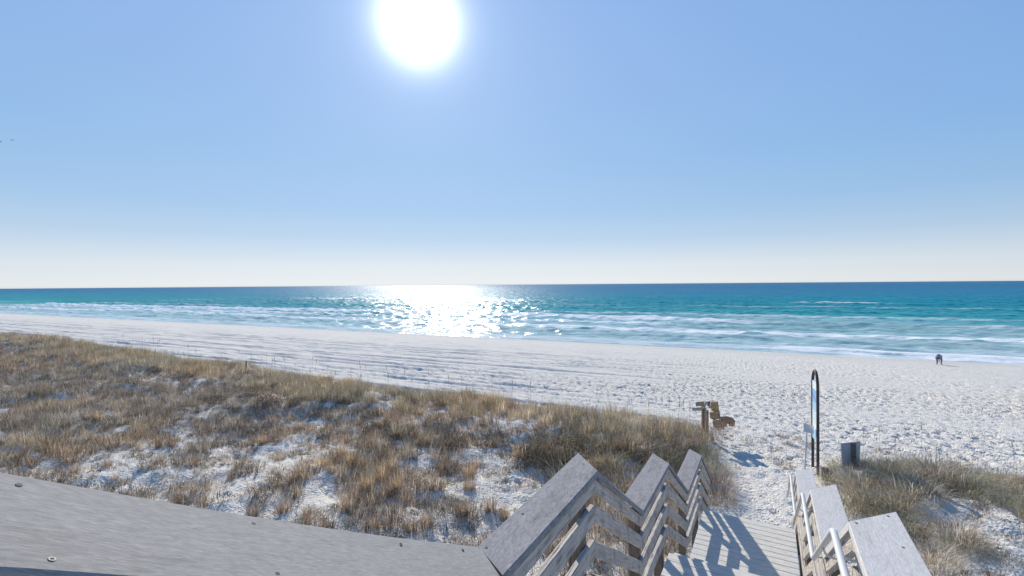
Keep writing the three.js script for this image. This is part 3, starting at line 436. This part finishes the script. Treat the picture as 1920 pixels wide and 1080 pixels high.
// ---------- signs and posts by the path ----------
const shapeOf = (pts) => new THREE.Shape(pts.map(([x, y]) => new THREE.Vector2(x, y)));
function plank(pts, depth, bevel = .005) { const g = new THREE.ExtrudeGeometry(shapeOf(pts), { depth, bevelEnabled: true, bevelSize: bevel, bevelThickness: bevel, bevelSegments: 1 }); g.translate(0, 0, -depth / 2); const u = g.attributes.uv; for (let i = 0; i < u.count; i++) u.setXY(i, u.getX(i) * .6 + .31, u.getY(i) * 1.2 + .17); return g; }
const wood = (name, r, g, b) => new THREE.MeshStandardMaterial({ name, color: lin(r, g, b), map: woodMap, roughness: .85, bumpMap: woodBump, bumpScale: .004 });
{
  const brown = wood('brown_board', .84, .51, .28), dark = wood('dark_board', .52, .34, .22), pale = wood('pale_board', .85, .75, .55), warm = wood('amber_board', .85, .53, .24), white = wood('whitewashed_strip', .75, .70, .62);
  const [bx, by, bd] = [6.12, 0, 14.5], base = elev(bx, bd), g = thing('carved_signpost', 'brown wooden signpost with carved scalloped boards at the edge of the path', 'signpost', [bx, base, -bd]), k = bd / F;
  const at = (px, py) => [(px - 1322) * k, (815 - py) * k + .03];                      // measured on the photograph, in metres at the post
  const put = (name, pts, depth, mat, z, turn = 0) => { const m = pts.map((p) => at(...p)), cx = m.reduce((s, p) => s + p[0], 0) / m.length, cy = m.reduce((s, p) => s + p[1], 0) / m.length, o = mesh(name, plank(m.map(([x, y]) => [x - cx, y - cy]), depth), mat, g); o.position.set(cx, cy, z); o.rotation.y = turn; return o; };
  put('post', [[1317, 830], [1321.5, 830], [1321.5, 752], [1317, 752]], .07, dark, 0); put('post', [[1323.5, 830], [1328, 830], [1328, 765], [1323.5, 765]], .07, brown, .02);
  put('board', [[1303, 749], [1318, 748], [1318, 756], [1303, 756]], .03, wood('tan_board', .66, .52, .34), .10, .15); put('board', [[1296, 760], [1312, 758], [1315, 760], [1313, 764], [1297, 764.5]], .035, pale, .12, -.2);
  put('board', [[1331, 748.5], [1345, 748.5], [1347, 767], [1332, 765]], .035, warm, .10, .25); put('board', [[1326, 749], [1331, 748], [1331, 756], [1326, 757]], .03, dark, .06);
  put('board', [[1329, 768], [1346, 765], [1347, 778], [1336, 782], [1330, 779]], .04, brown, .13, -.15); put('board', [[1333, 783], [1347, 781], [1348, 792], [1344, 796], [1340, 797], [1335, 794]], .04, brown, .16, .1);
  const fin = (cx, cy, n, ang, len, w, mat, z) => { for (let i = 0; i < n; i++) { const a = ang + i * .42, pts = []; for (let j = 0; j <= 8; j++) { const u = j / 8 * Math.PI, x = Math.sin(u) * w / 2; pts.push([x, j / 8 * len]); } for (let j = 7; j > 0; j--) { const u = j / 8 * Math.PI; pts.push([-Math.sin(u) * w / 2, j / 8 * len]); } const o = mesh('scallop', plank(pts, .03), mat, g); const [x, y] = at(cx, cy); o.position.set(x, y, z + i * .012); o.rotation.set(0, .2, a); } };
  fin(1346, 781, 4, -2.75, .36, .17, brown, .14); put('board', [[1346, 775], [1357, 774], [1368, 777], [1374, 783], [1373, 788], [1360, 786], [1349, 783]], .05, dark, .19, .1); put('board', [[1362, 788], [1373, 787], [1374, 792], [1369, 794], [1363, 792]], .04, brown, .17, .2);
  put('strip', [[1322, 748], [1324.5, 749], [1319, 761], [1316.5, 760]], .02, white, .11); put('strip', [[1320.3, 760], [1322.3, 760], [1323.5, 782], [1321.7, 783]], .02, white, .10); put('strip', [[1327, 754], [1331, 757], [1329.5, 761], [1326, 759]], .02, white, .12); put('strip', [[1344, 778], [1347, 779], [1347, 784], [1345, 783.5]], .02, white, .2);
}
{ // the tall arched sign, seen almost edge on
  const pa = [8.12, 12.3], pb = [7.91, 11.78], base = Math.min(elev(...pa), elev(...pb)), c = [(pa[0] + pb[0]) / 2, (pa[1] + pb[1]) / 2], w = Math.hypot(pa[0] - pb[0], pa[1] - pb[1]), turn = Math.atan2(-(-(pa[1]) + pb[1]), pa[0] - pb[0]);
  const g = thing('arched_sign', 'tall dark arched frame sign with blue and white panel seen edge on', 'sign', [c[0], base, -c[1]]); g.rotation.y = turn;
  const H = 2.66, r = w / 2, frame = new THREE.MeshStandardMaterial({ name: 'dark_frame', color: lin(.085, .068, .06), roughness: .75 });
  const path = new THREE.CurvePath(); path.add(new THREE.LineCurve3(new THREE.Vector3(-r, -.3, 0), new THREE.Vector3(-r, H - r * 1.5, 0))); const arc = []; for (let i = 0; i <= 16; i++) { const a = Math.PI * (1 - i / 16); arc.push(new THREE.Vector3(Math.cos(a) * r, H - r * 1.5 + Math.sin(a) * r * 1.5, 0)); } for (let i = 1; i < arc.length; i++) path.add(new THREE.LineCurve3(arc[i - 1], arc[i])); path.add(new THREE.LineCurve3(arc.at(-1), new THREE.Vector3(r, -.3, 0)));
  mesh('frame', new THREE.TubeGeometry(path, 120, .035, 10), frame, g);
  const cv = document.createElement('canvas'); cv.width = 128; cv.height = 512; const q = cv.getContext('2d');
  q.fillStyle = '#e9eef0'; q.fillRect(0, 0, 128, 512); q.fillStyle = '#79bbdc'; q.fillRect(0, 70, 128, 20); q.fillStyle = '#8fb4e0'; q.fillRect(0, 90, 128, 100); q.fillStyle = '#a6cfe4'; q.fillRect(0, 186, 128, 70); q.fillStyle = '#d6e4e8'; q.fillRect(0, 256, 128, 110); q.fillStyle = '#a4d0e4'; q.fillRect(0, 420, 128, 92); q.fillStyle = '#5c84a8'; q.beginPath(); q.moveTo(0, 110); q.lineTo(128, 165); q.lineTo(128, 175); q.lineTo(0, 124); q.fill();
  const t = new THREE.CanvasTexture(cv); t.colorSpace = THREE.SRGBColorSpace;
  const pg = new THREE.BoxGeometry(w - .09, 1.55, .03); const panel = mesh('panel', pg, new THREE.MeshStandardMaterial({ name: 'printed_panel', map: t, roughness: .4 }), g); panel.position.set(0, 1.60, 0);
}
{ // the small sign on a thin pale stake
  const [x, d] = [7.75, 12.0], y = elev(x, d), g = thing('small_sign', 'small pale board on a thin white stake left of the arched sign', 'sign', [x, y, -d]), k = d / F;
  const pale = new THREE.MeshStandardMaterial({ name: 'pale_paint', color: lin(.66, .68, .74), roughness: .6 });
  const st = mesh('stake', board(new THREE.Vector3(-.04, -.3, 0), new THREE.Vector3(.015, 1.28, 0), new THREE.Vector3(1, 0, 0), -.02, .02, 0, 0.001), pale, g); void st; g.remove(st); const sk = mesh('stake', new THREE.CylinderGeometry(.016, .022, 1.5, 8), pale, g); sk.position.set(-.015, .48, .0); sk.rotation.z = -.05;
  const b = mesh('board', plank([[-.15, .15], [.15, .05], [.15, -.15], [-.15, -.06]], .02), pale, g); b.position.set(.045, 1.13, .03); b.rotation.y = .25; void k;
}
{ // the back of a wide notice board on a short brown post
  const [x, d] = [8.75, 11.75], y = elev(x, d) - .34, g = thing('notice_board', 'back of grey board on brown post in the grass right of the arched sign', 'notice board', [x, y, -d]); g.rotation.set(-.06, .12, -.03);
  mesh('board', plank([[-.275, .93], [.275, .98], [.22, .1], [-.235, .1]], .02), new THREE.MeshStandardMaterial({ name: 'grey_sheet', color: lin(.98, .93, .87), roughness: .7, map: capMap }), g);
  const p = mesh('post', plank([[-.045, -.3], [.045, -.3], [.05, .95], [-.03, .955]], .05), wood('stained_post', .30, .235, .18), g); p.position.set(.03, 0, .055);
}
{
  const stump = (px, py, w, h, label) => { const [x, y, d] = ground(px, py), g = board(new THREE.Vector3(0, 0, -(h + .3) / 2), new THREE.Vector3(0, 0, (h + .3) / 2), new THREE.Vector3(1, 0, 0), -w / 2, w / 2, -w / 2, w / 2, { c: .01 }); g.rotateX(Math.PI / 2); g.translate(0, h / 2 - .15, 0); const o = tag(mesh('short_post', g, M.post, scene), label, 'post'); o.position.set(x, y, -d); o.rotation.y = .4; };
  stump(1547, 899, .12, .3, 'short dark wooden post between the arched sign and the notice board'); stump(462, 692, .06, .42, 'lone thin dark post on the crest of the grassy dune');
}

// ---------- a person by the water, bending over ----------
function body(bones, lo, hi, cell, k = .04) {
  const n = Math.ceil(Math.max(hi[0] - lo[0], hi[1] - lo[1], hi[2] - lo[2]) / cell), mc = new MarchingCubes(n, new THREE.MeshStandardMaterial(), false, false, 200000), span = n * cell, ce = lo.map((l, i) => (l + hi[i]) / 2);
  const V = (p) => new THREE.Vector3(...p), bs = bones.map(([a, b, r0, r1]) => [V(a), V(b), r0, r1]), p = new THREE.Vector3(), ba = new THREE.Vector3(), pa = new THREE.Vector3();
  const half = n / 2;
  for (let z = 0; z < n; z++) for (let y = 0; y < n; y++) for (let x = 0; x < n; x++) {
    p.set(ce[0] + (x - half) / half * span / 2, ce[1] + (y - half) / half * span / 2, ce[2] + (z - half) / half * span / 2); let s = 0;
    for (const [a, b, r0, r1] of bs) { ba.subVectors(b, a); pa.subVectors(p, a); const t = clamp(pa.dot(ba) / ba.lengthSq()), dd = pa.addScaledVector(ba, -t).length() - (r0 + (r1 - r0) * t); s += Math.exp(-dd / k); }
    mc.field[x + y * n + z * n * n] = k * Math.log(s + 1e-30);
  }
  mc.isolation = 0; mc.update(); const c = mc.count, pos = new Float32Array(c * 3), nr = new Float32Array(c * 3);
  for (let i = 0; i < c; i++) for (let j = 0; j < 3; j++) { pos[i * 3 + j] = ce[j] + mc.positionArray[i * 3 + j] * span / 2; nr[i * 3 + j] = mc.normalArray[i * 3 + j]; }
  const g = new THREE.BufferGeometry(); g.setAttribute('position', new THREE.BufferAttribute(pos, 3)); g.setAttribute('normal', new THREE.BufferAttribute(nr, 3)); return g;
}
{
  const [x, y, d] = ground(1759.5, 683.5), g = thing('person', 'person in grey clothes bending over at the water edge', 'person', [x, y - .01, -d]);
  const skin = new THREE.MeshStandardMaterial({ name: 'skin', color: lin(.42, .27, .19), roughness: .6 }), cloth = new THREE.MeshStandardMaterial({ name: 'grey_top', color: lin(.26, .28, .33), roughness: .9 }), trou = new THREE.MeshStandardMaterial({ name: 'dark_trousers', color: lin(.22, .21, .24), roughness: .9 }), pale = new THREE.MeshStandardMaterial({ name: 'pale_hem', color: lin(.5, .5, .52), roughness: .9 });
  // x across the picture, y up, z towards the camera; hips high, the back nearly level, head and arms hanging on the left
  const hipL = [-.05, .84, .02], hipR = [.19, .84, .04], skel = [[hipL, [-.13, .46, .04], .085, .06], [[-.13, .46, .04], [-.15, .07, 0], .056, .042], [hipR, [.25, .46, .06], .085, .06], [[.25, .46, .06], [.27, .07, 0], .056, .042], [[-.15, .05, 0], [-.18, .03, .13], .04, .03], [[.27, .05, 0], [.29, .03, .13], .04, .03], [[.07, .86, .02], [-.08, .92, .1], .13, .12], [[-.08, .92, .1], [-.25, .84, .2], .13, .12], [[-.25, .84, .2], [-.33, .72, .27], .055, .05], [[-.35, .64, .31], [-.37, .58, .33], .085, .07], [[-.30, .85, .08], [-.33, .6, .1], .045, .036], [[-.33, .6, .1], [-.31, .36, .16], .036, .026], [[-.18, .83, .32], [-.22, .58, .36], .045, .036], [[-.22, .58, .36], [-.24, .36, .36], .036, .026], [[-.31, .36, .16], [-.30, .27, .18], .03, .018], [[-.24, .36, .36], [-.25, .27, .37], .03, .018]];
  mesh('body', body(skel, [-.52, -.02, -.35], [.5, 1.1, .6], .022, .012), skin, g);
  mesh('shirt', body([[[.03, .87, .03], [-.08, .925, .1], .145, .135], [[-.08, .925, .1], [-.25, .845, .2], .145, .135], [[-.28, .85, .1], [-.33, .62, .1], .062, .05], [[-.18, .84, .3], [-.22, .6, .36], .062, .05]], [-.52, .4, -.3], [.4, 1.15, .6], .022, .015), cloth, g);
  mesh('trousers', body([[hipL, [-.13, .46, .04], .10, .07], [[-.13, .46, .04], [-.15, .12, .01], .066, .052], [hipR, [.25, .46, .06], .10, .07], [[.25, .46, .06], [.27, .12, .01], .066, .052], [[-.02, .85, .02], [.15, .85, .03], .12, .12]], [-.3, 0, -.4], [.45, 1.05, .45], .022, .015), trou, g);
  mesh('shirt_hem', body([[[.0, .83, .14], [.1, .82, .13], .05, .05]], [-.1, .7, 0], [.2, .95, .3], .02, .01), pale, g);
  mesh('hair', body([[[-.345, .655, .30], [-.36, .60, .315], .096, .08]], [-.5, .45, .15], [-.2, .8, .45], .02, .01), new THREE.MeshStandardMaterial({ name: 'dark_hair', color: lin(.04, .03, .025), roughness: .8 }), g);
}

// ---------- two birds far out over the sea ----------
{
  const feather = new THREE.MeshStandardMaterial({ name: 'dark_feather', color: lin(.06, .06, .065), roughness: .8 }), D = 150, k = D / F;
  const place = (o, px, py) => { const r = ray(px, py); o.position.copy(camera.position).addScaledVector(r, D / -r.z); };
  const wing = (s) => { const pos = [], idx = [], st = [[0, .02, .26], [.35, .17, .25], [.75, .13, .2], [1.15, -.02, .05]]; for (const [x, y, c] of st) pos.push(s * x, y + .015, -c * .5, s * x, y + .015, c * .5, s * x, y - .01, 0); for (let i = 0; i < 3; i++) { const a = i * 3, b = a + 3; for (const [p, q] of [[0, 1], [1, 2], [2, 0]]) idx.push(a + p, a + q, b + p, a + q, b + q, b + p); } return geom(pos, idx); };
  const b = thing('bird', 'dark bird gliding over the sea, the right one of two', 'bird'); mesh('body', new THREE.LatheGeometry([[0, -.55], [.05, -.45], [.1, -.2], [.12, .05], [.07, .28], [.07, .4], [.045, .48], [.015, .75], [0, .76]].map(([r, y]) => new THREE.Vector2(r, y)), 12).rotateX(Math.PI / 2).rotateY(1.2), feather, b); mesh('wing', wing(1), feather, b); mesh('wing', wing(-1), feather, b); place(b, 23, 263); b.rotation.set(.1, -.3, -.18);
  const c = copyOf(b, 'bird'); c.userData.label = 'dark bird gliding over the sea, cut off at the edge of the view'; place(c, 1, 266); c.rotation.z = -.05;
}
renderer.render(scene, camera);
